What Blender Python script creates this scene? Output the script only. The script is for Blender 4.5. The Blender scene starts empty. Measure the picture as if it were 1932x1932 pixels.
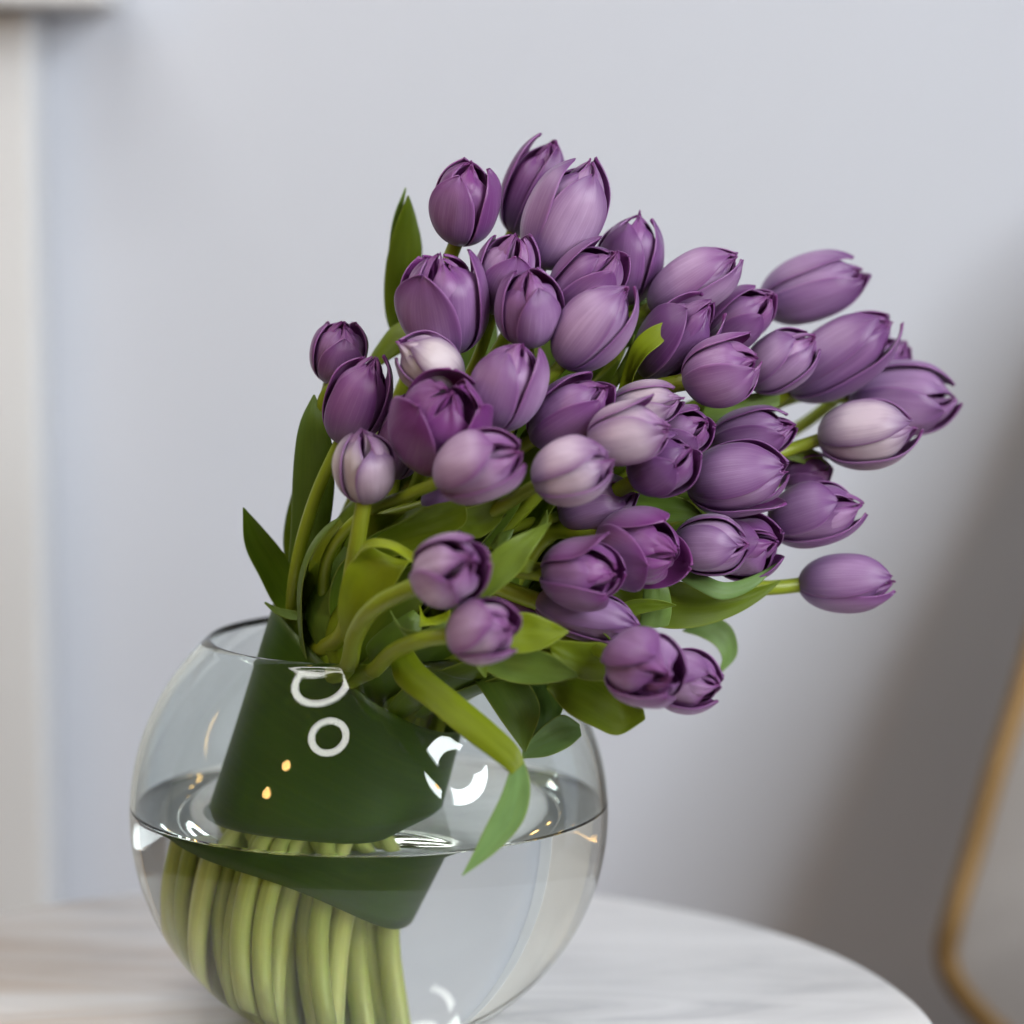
import bpy, bmesh, math, random
from mathutils import Vector, Matrix

# ------------------------------------------------------------------ camera
sc = bpy.context.scene
PITCH = math.radians(7.6)
FPX = 6099.0                       # focal length in pixels of a 1932 px wide picture
CAM = Vector((0.0776, -1.723, 0.507))
cam_data = bpy.data.cameras.new('camera')
cam = bpy.data.objects.new('camera', cam_data)
sc.collection.objects.link(cam)
cam.location = CAM
cam.rotation_euler = (math.radians(90) - PITCH, 0, 0)
cam_data.sensor_width = 27.0
cam_data.lens = 27.0 * FPX / 1932.0
cam_data.clip_start = 0.05
cam_data.clip_end = 50
cam_data.dof.use_dof = True
cam_data.dof.focus_distance = 1.675
cam_data.dof.aperture_fstop = 2.1
sc.camera = cam

# ------------------------------------------------------------------ light
world = bpy.data.worlds.new('World')
sc.world = world
world.use_nodes = True
bg = world.node_tree.nodes['Background']
bg.inputs['Color'].default_value = (1.0, 0.84, 0.66, 1)
bg.inputs['Strength'].default_value = 0.10


# other light: the mirrored ring lamps and bulbs, plus an added key light, below

sc.view_settings.view_transform = 'Standard'
sc.view_settings.look = 'None'
sc.view_settings.gamma = 1
sc.view_settings.exposure = 0.0
sc.view_settings.use_curve_mapping = False
cy = sc.cycles
cy.use_denoising = True
cy.max_bounces = 14
cy.transmission_bounces = 14
cy.adaptive_threshold = 0.02
cy.transparent_max_bounces = 16
cy.diffuse_bounces = 4
cy.glossy_bounces = 8
cy.caustics_refractive = True
cy.caustics_reflective = True
cy.sample_clamp_indirect = 6
cy.blur_glossy = 0.3

# ------------------------------------------------------------------ helpers
CP, SP = math.cos(PITCH), math.sin(PITCH)
FWD, RGT, DWN = Vector((0, CP, -SP)), Vector((1, 0, 0)), Vector((0, -SP, -CP))


def at(px, py, ycm):
    """the point of the place seen at (px, py) that lies ycm centimetres behind the vase's axis"""
    v = FWD + RGT * ((px - 966) / FPX) + DWN * ((py - 966) / FPX)
    t = (ycm * 0.01 - CAM.y) / v.y
    return CAM + v * t


def px_len(npx, ycm):
    return npx / FPX * (ycm * 0.01 - CAM.y)


def new_mat(name):
    m = bpy.data.materials.new(name)
    m.use_nodes = True
    nt = m.node_tree
    for n in list(nt.nodes):
        nt.nodes.remove(n)
    out = nt.nodes.new('ShaderNodeOutputMaterial')
    return m, nt, out


class G:
    """tiny node-graph writer"""
    def __init__(s, nt):
        s.nt = nt

    def n(s, kind, ins=None, **kw):
        nd = s.nt.nodes.new(kind)
        for k, v in kw.items():
            setattr(nd, k, v)
        for k, v in (ins or {}).items():
            if isinstance(v, bpy.types.NodeSocket):
                s.nt.links.new(v, nd.inputs[k])
            else:
                nd.inputs[k].default_value = v
        return nd

    def math(s, op, a, b=0.0, c=0.0, clamp=False):
        return s.n('ShaderNodeMath', {0: a, 1: b, 2: c}, operation=op, use_clamp=clamp).outputs[0]

    def mix(s, f, a, b, blend='MIX'):
        nd = s.nt.nodes.new('ShaderNodeMix')
        nd.data_type = 'RGBA'
        nd.blend_type = blend
        for i, v in ((0, f), (6, a), (7, b)):
            if isinstance(v, bpy.types.NodeSocket):
                s.nt.links.new(v, nd.inputs[i])
            else:
                nd.inputs[i].default_value = v
        return nd.outputs[2]

    def ramp(s, f, stops):
        nd = s.nt.nodes.new('ShaderNodeValToRGB')
        if isinstance(f, bpy.types.NodeSocket):
            s.nt.links.new(f, nd.inputs[0])
        els = nd.color_ramp.elements
        while len(els) < len(stops):
            els.new(0.5)
        for e, (p, c) in zip(els, stops):
            e.position = p
            e.color = c if len(c) == 4 else (*c, 1)
        return nd.outputs[0]


def mesh_obj(name, verts, faces, mat, parent=None, uvs=None, smooth=True):
    me = bpy.data.meshes.new(name)
    me.from_pydata([tuple(v) for v in verts], [], faces)
    if uvs is not None:
        uvl = me.uv_layers.new(name='UVMap')
        for lp in me.loops:
            uvl.data[lp.index].uv = uvs[lp.vertex_index]
    if smooth:
        me.polygons.foreach_set('use_smooth', [True] * len(me.polygons))
    for m in (mat if isinstance(mat, (list, tuple)) else [mat]):
        me.materials.append(m)
    o = bpy.data.objects.new(name, me)
    sc.collection.objects.link(o)
    if parent is not None:
        o.parent = parent
        o.matrix_parent_inverse = Matrix.Translation(-parent.location)
    return o


def empty(name, loc, label, cat, group=None):
    o = bpy.data.objects.new(name, None)
    o.empty_display_size = 0.02
    sc.collection.objects.link(o)
    o.location = loc
    tag(o, label, cat, group)
    return o


def tag(o, label, cat, group=None):
    o['label'] = label
    o['category'] = cat
    if group:
        o['group'] = group


def grid_faces(nu, nv, wrap=False):
    f = []
    for j in range(nv - 1):
        for i in range(nu - (0 if wrap else 1)):
            a = j * nu + i
            b = j * nu + (i + 1) % nu
            f.append((a, b, b + nu, a + nu))
    return f


def lathe(name, prof, mat, seg=96, centre=(0, 0), parent=None, close=False, caps=(True, True)):
    verts, faces = [], []
    n = len(prof)
    for r, z in prof:
        for k in range(seg):
            a = 2 * math.pi * k / seg
            verts.append((centre[0] + r * math.cos(a), centre[1] + r * math.sin(a), z))
    for j in range(n - 1 if not close else n):
        j2 = (j + 1) % n
        for k in range(seg):
            k2 = (k + 1) % seg
            faces.append((j * seg + k, j * seg + k2, j2 * seg + k2, j2 * seg + k))
    if not close:
        for j, flip in [c_ for c_, on in zip(((0, True), (n - 1, False)), caps) if on]:
            ring = [j * seg + k for k in range(seg)]
            faces.append(tuple(reversed(ring)) if flip else tuple(ring))
    return mesh_obj(name, verts, faces, mat, parent)


def catmull(pts, n):
    """n points along a centripetal Catmull-Rom curve through pts (Vectors)"""
    P = [pts[0] * 2 - pts[1]] + list(pts) + [pts[-1] * 2 - pts[-2]]
    out = []
    m = len(pts) - 1
    for k in range(n):
        t = k / (n - 1) * m
        i = min(int(t), m - 1)
        u = t - i
        a, b, c, d = P[i], P[i + 1], P[i + 2], P[i + 3]
        t1 = max((b - a).length, 1e-5) ** 0.5
        t2 = t1 + max((c - b).length, 1e-5) ** 0.5
        t3 = t2 + max((d - c).length, 1e-5) ** 0.5
        x = t1 + (t2 - t1) * u
        A1 = a * ((t1 - x) / t1) + b * (x / t1)
        A2 = b * ((t2 - x) / (t2 - t1)) + c * ((x - t1) / (t2 - t1))
        A3 = c * ((t3 - x) / (t3 - t2)) + d * ((x - t2) / (t3 - t2))
        B1 = A1 * ((t2 - x) / t2) + A2 * (x / t2)
        B2 = A2 * ((t3 - x) / (t3 - t1)) + A3 * ((x - t1) / (t3 - t1))
        out.append(B1 * ((t2 - x) / (t2 - t1)) + B2 * ((x - t1) / (t2 - t1)))
    return out


def even(path, n):
    """the same path in n points of equal spacing"""
    d = [0.0]
    for a, b in zip(path, path[1:]):
        d.append(d[-1] + (b - a).length)
    out, j = [], 0
    for k in range(n):
        t = d[-1] * k / (n - 1)
        while j < len(d) - 2 and d[j + 1] < t:
            j += 1
        f = (t - d[j]) / max(1e-9, d[j + 1] - d[j])
        out.append(path[j].lerp(path[j + 1], min(1, f)))
    return out


def tube(name, path, radii, mat, parent=None, seg=10, closed=False, cap=True):
    verts, uvs = [], []
    n = len(path)
    T = []
    for i in range(n):
        a = path[(i - 1) % n] if (closed or i > 0) else path[i]
        b = path[(i + 1) % n] if (closed or i < n - 1) else path[i]
        T.append((b - a).normalized())
    up = Vector((0.3, -1, 0.2))
    N = (up - T[0] * up.dot(T[0])).normalized()
    for i in range(n):
        N = (N - T[i] * N.dot(T[i])).normalized()
        B = T[i].cross(N)
        r = radii[i] if isinstance(radii, (list, tuple)) else radii
        for k in range(seg):
            a = 2 * math.pi * k / seg
            verts.append(path[i] + (N * math.cos(a) + B * math.sin(a)) * r)
            uvs.append((k / seg, i / (n - 1)))
    faces = grid_faces(seg, n, wrap=True)
    if closed:
        b0 = (n - 1) * seg
        faces += [(b0 + k, b0 + (k + 1) % seg, (k + 1) % seg, k) for k in range(seg)]
    elif cap:
        faces.append(tuple(reversed(range(seg))))
        faces.append(tuple((n - 1) * seg + k for k in range(seg)))
    return mesh_obj(name, verts, faces, mat, parent, uvs)


# ------------------------------------------------------------------ materials
def mat_petal(name, inner):
    m, nt, out = new_mat(name)
    g = G(nt)
    uv = g.n('ShaderNodeUVMap').outputs[0]
    sep = g.n('ShaderNodeSeparateXYZ', {0: uv})
    u, v = sep.outputs[0], sep.outputs[1]
    oi = g.n('ShaderNodeObjectInfo')
    par = g.n('ShaderNodeSeparateColor', {0: oi.outputs['Color']})
    pale, magenta, depth = par.outputs[0], par.outputs[1], par.outputs[2]
    e = g.math('ABSOLUTE', g.math('MULTIPLY_ADD', u, 2.0, -1.0))
    # streaks that run the length of the petal
    mp = g.n('ShaderNodeMapping', {'Vector': uv, 'Scale': (46, 1.2, 1)})
    rnd = g.n('ShaderNodeCombineXYZ', {0: g.math('MULTIPLY', oi.outputs['Random'], 37.0), 1: 0.0, 2: 0.0}).outputs[0]
    vv = g.n('ShaderNodeVectorMath', {0: mp.outputs[0], 1: rnd}, operation='ADD').outputs[0]
    st = g.n('ShaderNodeTexNoise', {'Vector': vv, 'Scale': 1.0, 'Detail': 4.0, 'Roughness': 0.6}).outputs[0]
    mp2 = g.n('ShaderNodeMapping', {'Vector': uv, 'Scale': (5, 2.2, 1)})
    vv2 = g.n('ShaderNodeVectorMath', {0: mp2.outputs[0], 1: rnd}, operation='ADD').outputs[0]
    bl = g.n('ShaderNodeTexNoise', {'Vector': vv2, 'Scale': 1.0, 'Detail': 3.0}).outputs[0]
    if inner:
        c = g.mix(v, (0.12, 0.03, 0.15, 1), (0.16, 0.018, 0.165, 1))
        c = g.mix(g.math('MULTIPLY', magenta, 0.6), c, (0.22, 0.02, 0.18, 1))
        c = g.mix(g.math('MULTIPLY', st, 0.35), c, (0.36, 0.15, 0.42, 1))
    else:
        # pale flame up the middle, deep margin, blue-violet foot
        fl = g.math('SUBTRACT', 1.0, g.math('MULTIPLY', g.math('POWER', e, 2.6), 0.88))
        low = g.n('ShaderNodeMapRange', {'Value': v, 'From Min': 0.02, 'From Max': 0.5, 'To Min': 0.45, 'To Max': 1.0}, interpolation_type='SMOOTHSTEP').outputs[0]
        fl = g.math('MULTIPLY', fl, low)
        top = g.n('ShaderNodeMapRange', {'Value': v, 'From Min': 0.62, 'From Max': 1.0, 'To Min': 1.0, 'To Max': 0.15},
                  interpolation_type='SMOOTHSTEP').outputs[0]
        fl = g.math('MULTIPLY', fl, top)
        fl = g.math('MULTIPLY', fl, g.math('MULTIPLY_ADD', st, 0.8, 0.56))
        fl = g.math('MULTIPLY', fl, g.math('MULTIPLY_ADD', bl, 1.0, 0.50))
        fl = g.math('MULTIPLY', fl, g.math('MULTIPLY_ADD', pale, 1.25, 0.12), clamp=True)
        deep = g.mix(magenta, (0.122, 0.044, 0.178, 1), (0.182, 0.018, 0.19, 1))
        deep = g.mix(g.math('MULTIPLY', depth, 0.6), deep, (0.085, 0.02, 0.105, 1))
        foot = g.n('ShaderNodeMapRange', {'Value': v, 'From Min': 0.05, 'From Max': 0.5, 'To Min': 0.75, 'To Max': 0.0},
                   interpolation_type='SMOOTHSTEP').outputs[0]
        body = g.mix(foot, deep, (0.135, 0.085, 0.235, 1))
        cream = g.mix(g.math('POWER', pale, 2.6), (0.56, 0.355, 0.635, 1), (0.60, 0.56, 0.51, 1))
        c = g.mix(fl, body, cream)
        c = g.mix(g.math('MULTIPLY', g.math('SUBTRACT', st, 0.5, clamp=True), 0.5), c, (0.62, 0.48, 0.68, 1))
        # thin lighter rim of the margin
        rim = g.n('ShaderNodeMapRange', {'Value': e, 'From Min': 0.90, 'From Max': 1.0, 'To Min': 0.0, 'To Max': 0.55}).outputs[0]
        c = g.mix(rim, c, (0.44, 0.20, 0.48, 1))
    bump = g.n('ShaderNodeBump', {'Strength': 0.22, 'Distance': 0.0012, 'Height': st}).outputs[0]
    bs = g.n('ShaderNodeBsdfPrincipled', {'Base Color': c, 'Roughness': 0.36, 'Normal': bump})
    bs.inputs['Specular IOR Level'].default_value = 0.5
    bs.inputs['Sheen Weight'].default_value = 0.15
    bs.inputs['Sheen Roughness'].default_value = 0.35
    bs.inputs['Sheen Tint'].default_value = (0.85, 0.75, 1.0, 1)
    tr = g.n('ShaderNodeBsdfTranslucent', {'Color': g.mix(0.4, c, (0.5, 0.05, 0.45, 1))})
    mx = g.n('ShaderNodeMixShader', {0: 0.14, 1: bs.outputs[0], 2: tr.outputs[0]})
    nt.links.new(mx.outputs[0], out.inputs[0])
    return m


def mat_leaf(name, a, b, back, rough=0.38, veins=46, vein_amt=1.0):
    m, nt, out = new_mat(name)
    g = G(nt)
    uv = g.n('ShaderNodeUVMap').outputs[0]
    oi = g.n('ShaderNodeObjectInfo')
    par = g.n('ShaderNodeSeparateColor', {0: oi.outputs['Color']})
    light, blue = par.outputs[0], par.outputs[1]
    rnd = g.n('ShaderNodeCombineXYZ', {0: g.math('MULTIPLY', oi.outputs['Random'], 37.0), 1: 0.0, 2: 0.0}).outputs[0]
    mp = g.n('ShaderNodeMapping', {'Vector': uv, 'Scale': (veins, 1.2, 1)})
    vv = g.n('ShaderNodeVectorMath', {0: mp.outputs[0], 1: rnd}, operation='ADD').outputs[0]
    st = g.n('ShaderNodeTexNoise', {'Vector': vv, 'Scale': 1.0, 'Detail': 4.0, 'Roughness': 0.65}).outputs[0]
    mp2 = g.n('ShaderNodeMapping', {'Vector': uv, 'Scale': (3, 4, 1)})
    vv2 = g.n('ShaderNodeVectorMath', {0: mp2.outputs[0], 1: rnd}, operation='ADD').outputs[0]
    bl = g.n('ShaderNodeTexNoise', {'Vector': vv2, 'Scale': 1.0, 'Detail': 3.0}).outputs[0]
    c = g.mix(light, a, b)
    c = g.mix(blue, c, back)
    c = g.mix(g.math('MULTIPLY', g.math('SUBTRACT', st, 0.42, clamp=True), 1.0 * vein_amt), c, (0.24, 0.33, 0.02, 1))
    c = g.mix(g.math('MULTIPLY', g.math('SUBTRACT', bl, 0.45, clamp=True), 1.4), c, g.mix(0.45, c, (0.02, 0.05, 0.005, 1)))
    sep = g.n('ShaderNodeSeparateXYZ', {0: uv})
    e = g.math('ABSOLUTE', g.math('MULTIPLY_ADD', sep.outputs[0], 2.0, -1.0))
    rim = g.n('ShaderNodeMapRange', {'Value': e, 'From Min': 0.93, 'From Max': 1.0, 'To Min': 0.0, 'To Max': 0.5 * vein_amt}).outputs[0]
    c = g.mix(rim, c, (0.30, 0.36, 0.06, 1))
    bump = g.n('ShaderNodeBump', {'Strength': 0.25, 'Distance': 0.001, 'Height': st}).outputs[0]
    bs = g.n('ShaderNodeBsdfPrincipled', {'Base Color': c, 'Roughness': rough, 'Normal': bump})
    bs.inputs['Specular IOR Level'].default_value = 0.35
    tr = g.n('ShaderNodeBsdfTranslucent', {'Color': g.mix(0.5, c, (0.30, 0.40, 0.02, 1))})
    mx = g.n('ShaderNodeMixShader', {0: 0.22, 1: bs.outputs[0], 2: tr.outputs[0]})
    nt.links.new(mx.outputs[0], out.inputs[0])
    return m


def mat_stem():
    m, nt, out = new_mat('tulip stem')
    g = G(nt)
    uv = g.n('ShaderNodeUVMap').outputs[0]
    oi = g.n('ShaderNodeObjectInfo')
    sep = g.n('ShaderNodeSeparateXYZ', {0: uv})
    mp = g.n('ShaderNodeMapping', {'Vector': uv, 'Scale': (14, 3, 1)})
    st = g.n('ShaderNodeTexNoise', {'Vector': mp.outputs[0], 'Scale': 1.0, 'Detail': 4.0}).outputs[0]
    c = g.ramp(sep.outputs[1], [(0.0, (0.74, 0.76, 0.30)), (0.25, (0.56, 0.60, 0.10)), (0.55, (0.28, 0.33, 0.015)), (1.0, (0.24, 0.29, 0.012))])
    c = g.mix(g.math('MULTIPLY', oi.outputs['Random'], 0.55), c, (0.20, 0.29, 0.015, 1))
    c = g.mix(g.math('MULTIPLY', g.math('SUBTRACT', st, 0.4, clamp=True), 1.0), c, (0.10, 0.16, 0.01, 1))
    bs = g.n('ShaderNodeBsdfPrincipled', {'Base Color': c, 'Roughness': 0.42})
    bs.inputs['Subsurface Weight'].default_value = 0.11
    bs.inputs['Subsurface Radius'].default_value = (0.4, 0.6, 0.1)
    bs.inputs['Subsurface Scale'].default_value = 0.004
    nt.links.new(bs.outputs[0], out.inputs[0])
    return m


def simple(name, col, rough=0.5, metal=0.0, noise=None):
    m, nt, out = new_mat(name)
    g = G(nt)
    c = col
    if noise:
        sc_, amt, col2 = noise
        tc = g.n('ShaderNodeTexCoord').outputs['Object']
        nz = g.n('ShaderNodeTexNoise', {'Vector': tc, 'Scale': sc_, 'Detail': 5.0}).outputs[0]
        c = g.mix(g.math('MULTIPLY', nz, amt), col, col2)
    bs = g.n('ShaderNodeBsdfPrincipled', {'Base Color': c, 'Roughness': rough, 'Metallic': metal})
    nt.links.new(bs.outputs[0], out.inputs[0])
    return m


def mat_marble():
    m, nt, out = new_mat('white marble')
    g = G(nt)
    tc = g.n('ShaderNodeTexCoord').outputs['Object']
    mp = g.n('ShaderNodeMapping', {'Vector': tc, 'Scale': (3.0, 11.0, 3.0), 'Rotation': (0, 0, 0.16)})
    n1 = g.n('ShaderNodeTexNoise', {'Vector': mp.outputs[0], 'Scale': 1.6, 'Detail': 8.0, 'Roughness': 0.62, 'Distortion': 0.9}).outputs[0]
    mp3 = g.n('ShaderNodeMapping', {'Vector': tc, 'Scale': (2.0, 7.0, 2.0), 'Rotation': (0, 0, 0.1), 'Location': (3, 1, 0)})
    n2 = g.n('ShaderNodeTexNoise', {'Vector': mp3.outputs[0], 'Scale': 1.3, 'Detail': 4.0, 'Distortion': 1.5}).outputs[0]
    c = g.ramp(n1, [(0.30, (0.46, 0.47, 0.49)), (0.44, (0.70, 0.70, 0.71)), (0.56, (0.79, 0.79, 0.80)), (0.8, (0.83, 0.83, 0.83))])
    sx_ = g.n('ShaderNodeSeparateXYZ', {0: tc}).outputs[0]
    n2 = g.math('MULTIPLY_ADD', sx_, -0.75, n2)      # brown stone clouds, weighted to one half to paint in its warm dimmer light
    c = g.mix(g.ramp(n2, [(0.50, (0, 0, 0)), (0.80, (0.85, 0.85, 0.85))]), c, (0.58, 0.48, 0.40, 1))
    bs = g.n('ShaderNodeBsdfPrincipled', {'Base Color': c, 'Roughness': 0.32})
    nt.links.new(bs.outputs[0], out.inputs[0])
    return m


def mat_glass(name, ior, col):
    m, nt, out = new_mat(name)
    g = G(nt)
    bs = g.n('ShaderNodeBsdfGlass', {'Color': col, 'Roughness': 0.0, 'IOR': ior})
    nt.links.new(bs.outputs[0], out.inputs[0])
    return m


def mat_emit(name, col, s):
    m, nt, out = new_mat(name)
    g = G(nt)
    e = g.n('ShaderNodeEmission', {'Color': (*col, 1), 'Strength': s})
    nt.links.new(e.outputs[0], out.inputs[0])
    return m


def mat_wall():
    m, nt, out = new_mat('painted wall')
    g = G(nt)
    tc = g.n('ShaderNodeTexCoord').outputs['Object']
    nz = g.n('ShaderNodeTexNoise', {'Vector': tc, 'Scale': 2.2, 'Detail': 3.0}).outputs[0]
    fine = g.n('ShaderNodeTexNoise', {'Vector': tc, 'Scale': 260.0, 'Detail': 2.0}).outputs[0]
    c = g.mix(nz, (0.52, 0.548, 0.612, 1), (0.555, 0.58, 0.64, 1))
    bump = g.n('ShaderNodeBump', {'Strength': 0.08, 'Distance': 0.001, 'Height': fine}).outputs[0]
    bs = g.n('ShaderNodeBsdfPrincipled', {'Base Color': c, 'Roughness': 0.7, 'Normal': bump})
    nt.links.new(bs.outputs[0], out.inputs[0])
    return m


def mat_fabric():
    m, nt, out = new_mat('grey upholstery')
    g = G(nt)
    tc = g.n('ShaderNodeTexCoord').outputs['Object']
    wv = g.n('ShaderNodeTexNoise', {'Vector': tc, 'Scale': 420.0, 'Detail': 2.0}).outputs[0]
    bl = g.n('ShaderNodeTexNoise', {'Vector': tc, 'Scale': 14.0, 'Detail': 4.0}).outputs[0]
    c = g.mix(bl, (0.28, 0.26, 0.25, 1), (0.34, 0.32, 0.305, 1))
    bump = g.n('ShaderNodeBump', {'Strength': 0.3, 'Distance': 0.001, 'Height': wv}).outputs[0]
    bs = g.n('ShaderNodeBsdfPrincipled', {'Base Color': c, 'Roughness': 0.85, 'Normal': bump})
    bs.inputs['Sheen Weight'].default_value = 0.3
    nt.links.new(bs.outputs[0], out.inputs[0])
    return m


def mat_floor():
    m, nt, out = new_mat('brown wooden floor')
    g = G(nt)
    tc = g.n('ShaderNodeTexCoord').outputs['Object']
    mp = g.n('ShaderNodeMapping', {'Vector': tc, 'Scale': (1.2, 14.0, 1.0)})
    nz = g.n('ShaderNodeTexNoise', {'Vector': mp.outputs[0], 'Scale': 2.0, 'Detail': 6.0}).outputs[0]
    c = g.ramp(nz, [(0.3, (0.10, 0.06, 0.035)), (0.7, (0.20, 0.13, 0.08))])
    bs = g.n('ShaderNodeBsdfPrincipled', {'Base Color': c, 'Roughness': 0.5})
    nt.links.new(bs.outputs[0], out.inputs[0])
    return m


M_PETAL_OUT = mat_petal('petal outside', False)
M_PETAL_IN = mat_petal('petal inside', True)
M_LEAF = mat_leaf('tulip leaf', (0.045, 0.112, 0.004, 1), (0.29, 0.35, 0.006, 1), (0.22, 0.42, 0.18, 1))
M_WRAP = mat_leaf('wrap leaf', (0.022, 0.058, 0.002, 1), (0.055, 0.12, 0.003, 1), (0.12, 0.2, 0.1, 1), rough=0.42, veins=40, vein_amt=0.2)
M_STEM = mat_stem()
M_GLASS = mat_glass('clear glass', 1.47, (0.965, 0.985, 0.975, 1))
M_WATER = mat_glass('clear water', 1.333, (0.985, 0.995, 0.985, 1))
M_WATER_SIDE = mat_glass('water against glass', 1.333 / 1.47, (1, 1, 1, 1))
M_WALL = mat_wall()
M_WHITE = simple('white paint', (0.68, 0.69, 0.70, 1), 0.5, noise=(6, 0.3, (0.64, 0.645, 0.65, 1)))
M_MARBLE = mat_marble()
M_GOLD = simple('brushed gold metal', (0.25, 0.15, 0.055, 1), 0.55, 0.45, noise=(30, 0.5, (0.20, 0.12, 0.045, 1)))
M_FABRIC = mat_fabric()
M_FLOOR = mat_floor()
M_RING = mat_emit('lit ring tube', (1.0, 0.97, 0.93), 11)
M_KEY = mat_emit('added key light glow', (0.92, 0.96, 1.0), 23)  # cool glow of the added key light
M_BULB = mat_emit('warm bulb', (1.0, 0.55, 0.18), 30)
M_DARK = simple('dark metal', (0.05, 0.05, 0.05, 1), 0.4, 0.8)

# ------------------------------------------------------------------ setting
FLOOR_Z = -0.62
WALL_Y = 0.78


def box(name, x0, x1, y0, y1, z0, z1, mat, parent=None, bevel=0.0):
    bm = bmesh.new()
    bmesh.ops.create_cube(bm, size=1)
    for v in bm.verts:
        v.co = Vector(((x0 + x1) / 2 + v.co.x * (x1 - x0), (y0 + y1) / 2 + v.co.y * (y1 - y0), (z0 + z1) / 2 + v.co.z * (z1 - z0)))
    if bevel:
        bmesh.ops.bevel(bm, geom=list(bm.edges), offset=bevel, segments=3, affect='EDGES', profile=0.5)
    me = bpy.data.meshes.new(name)
    bm.to_mesh(me)
    bm.free()
    me.materials.append(mat)
    o = bpy.data.objects.new(name, me)
    sc.collection.objects.link(o)
    if parent is not None:
        o.parent = parent
        o.matrix_parent_inverse = Matrix.Translation(-parent.location)
    return o


wall = box('wall', -2.6, 2.6, WALL_Y, WALL_Y + 0.1, FLOOR_Z, 2.0, M_WALL)
wall['kind'] = 'structure'
floor = box('floor', -2.6, 2.6, -2.6, WALL_Y, FLOOR_Z - 0.05, FLOOR_Z, M_FLOOR)
floor['kind'] = 'structure'

# white trim that stands against the wall: an upright under a projecting ledge
tx = at(78, 900, 72).x
lx = at(200, 10, 66).x
tz = at(78, 12, 66).z
trim = empty('wall_trim', ((tx - 0.16), 0.72, FLOOR_Z), 'white painted upright trim with projecting ledge against pale wall', 'trim')
box('upright', tx - 0.32, tx, 0.70, WALL_Y - 0.002, FLOOR_Z, tz - 0.002, M_WHITE, trim, 0.004)
box('ledge', tx - 0.36, lx, 0.64, WALL_Y - 0.002, tz, tz + 0.035, M_WHITE, trim, 0.006)
box('cornice', tx - 0.35, lx - 0.02, 0.66, WALL_Y - 0.002, tz + 0.037, tz + 0.07, M_WHITE, trim, 0.006)

# ------------------------------------------------------------------ table
TC = (-0.02, -0.03)
table = empty('side_table', (TC[0], TC[1], FLOOR_Z), 'round side table with pale veined marble top under the vase', 'table')
R = 0.33
prof = [(0.001, -0.022), (R - 0.012, -0.022), (R - 0.004, -0.018), (R, -0.011), (R - 0.002, -0.004), (R - 0.007, 0.0), (0.001, 0.0)]
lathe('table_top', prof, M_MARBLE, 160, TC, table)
lathe('pedestal', [(0.001, FLOOR_Z + 0.02), (0.03, FLOOR_Z + 0.02), (0.022, FLOOR_Z + 0.06), (0.022, -0.06), (0.05, -0.0225), (0.001, -0.0225)], M_GOLD, 40, TC, table)
lathe('foot', [(0.001, FLOOR_Z), (0.20, FLOOR_Z), (0.20, FLOOR_Z + 0.012), (0.19, FLOOR_Z + 0.018), (0.001, FLOOR_Z + 0.0195)], M_GOLD, 60, TC, table)

# ------------------------------------------------------------------ vase and water
VZ, VR, WATER_Z = 0.113, 0.13, 0.1195
RIM_A = math.asin(0.0965 / VR)
prof = []
a0 = -math.asin(0.1115 / VR)
prof.append((0.0005, 0.004))
prof.append((0.030, 0.0032))
prof.append((0.052, 0.0006))
prof.append((0.061, 0.0006))
for k in range(46):
    a = a0 + (RIM_A - a0) * k / 45
    prof.append((VR * math.cos(a), VZ + VR * math.sin(a)))
ro, zo = prof[-1]
ri = (VR - 0.003) * math.cos(RIM_A)
zi = VZ + (VR - 0.003) * math.sin(RIM_A)
tn = Vector((-math.sin(RIM_A), math.cos(RIM_A)))
for k in range(1, 6):                                   # rounded lip
    f = k / 6
    c = Vector((ro + (ri - ro) * f, zo + (zi - zo) * f)) + tn * 0.0017 * math.sin(math.pi * f)
    prof.append((c.x, c.y))
IR = VR - 0.003
# the inner face stops at the water line: below it the water's own skin is the boundary between water and glass
aw = math.asin((WATER_Z - VZ) / IR)
prof += [(IR * math.cos(RIM_A + (aw - RIM_A) * k / 30), VZ + IR * math.sin(RIM_A + (aw - RIM_A) * k / 30)) for k in range(31)]
vase = lathe('glass_vase', prof, M_GLASS, 128, caps=(True, False))
tag(vase, 'round clear glass fishbowl vase half full of water on marble table', 'vase')

bw = -math.asin(0.1045 / IR)
wp = [(0.0005, 0.0078), (0.035, 0.0078), (0.060, 0.0082)]
for k in range(41):
    a = bw + (aw - bw) * k / 40
    wp.append((IR * math.cos(a), VZ + IR * math.sin(a)))
nside = len(wp) - 1
rr = wp[-1][0]
wp += [(rr - 0.0010, WATER_Z - 0.0010), (rr - 0.003, WATER_Z - 0.0019), (rr - 0.007, WATER_Z - 0.0022), (rr - 0.03, WATER_Z - 0.0023), (0.0005, WATER_Z - 0.0023)]
water = lathe('water', wp, [M_WATER, M_WATER_SIDE], 128)
for p in water.data.polygons:
    if p.index < nside * 128 or p.index == (len(wp) - 1) * 128:
        p.material_index = 1
tag(water, 'clear water in the lower half of the round glass vase', 'water')

# ------------------------------------------------------------------ ring lamp above, seen mirrored in the glass, and an added key light
def ring_path(c, nrm, rad, n=48):
    nrm = Vector(nrm).normalized()
    a = nrm.orthogonal().normalized()
    b = nrm.cross(a)
    return [Vector(c) + (a * math.cos(2 * math.pi * k / n) + b * math.sin(2 * math.pi * k / n)) * rad for k in range(n)]


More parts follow.
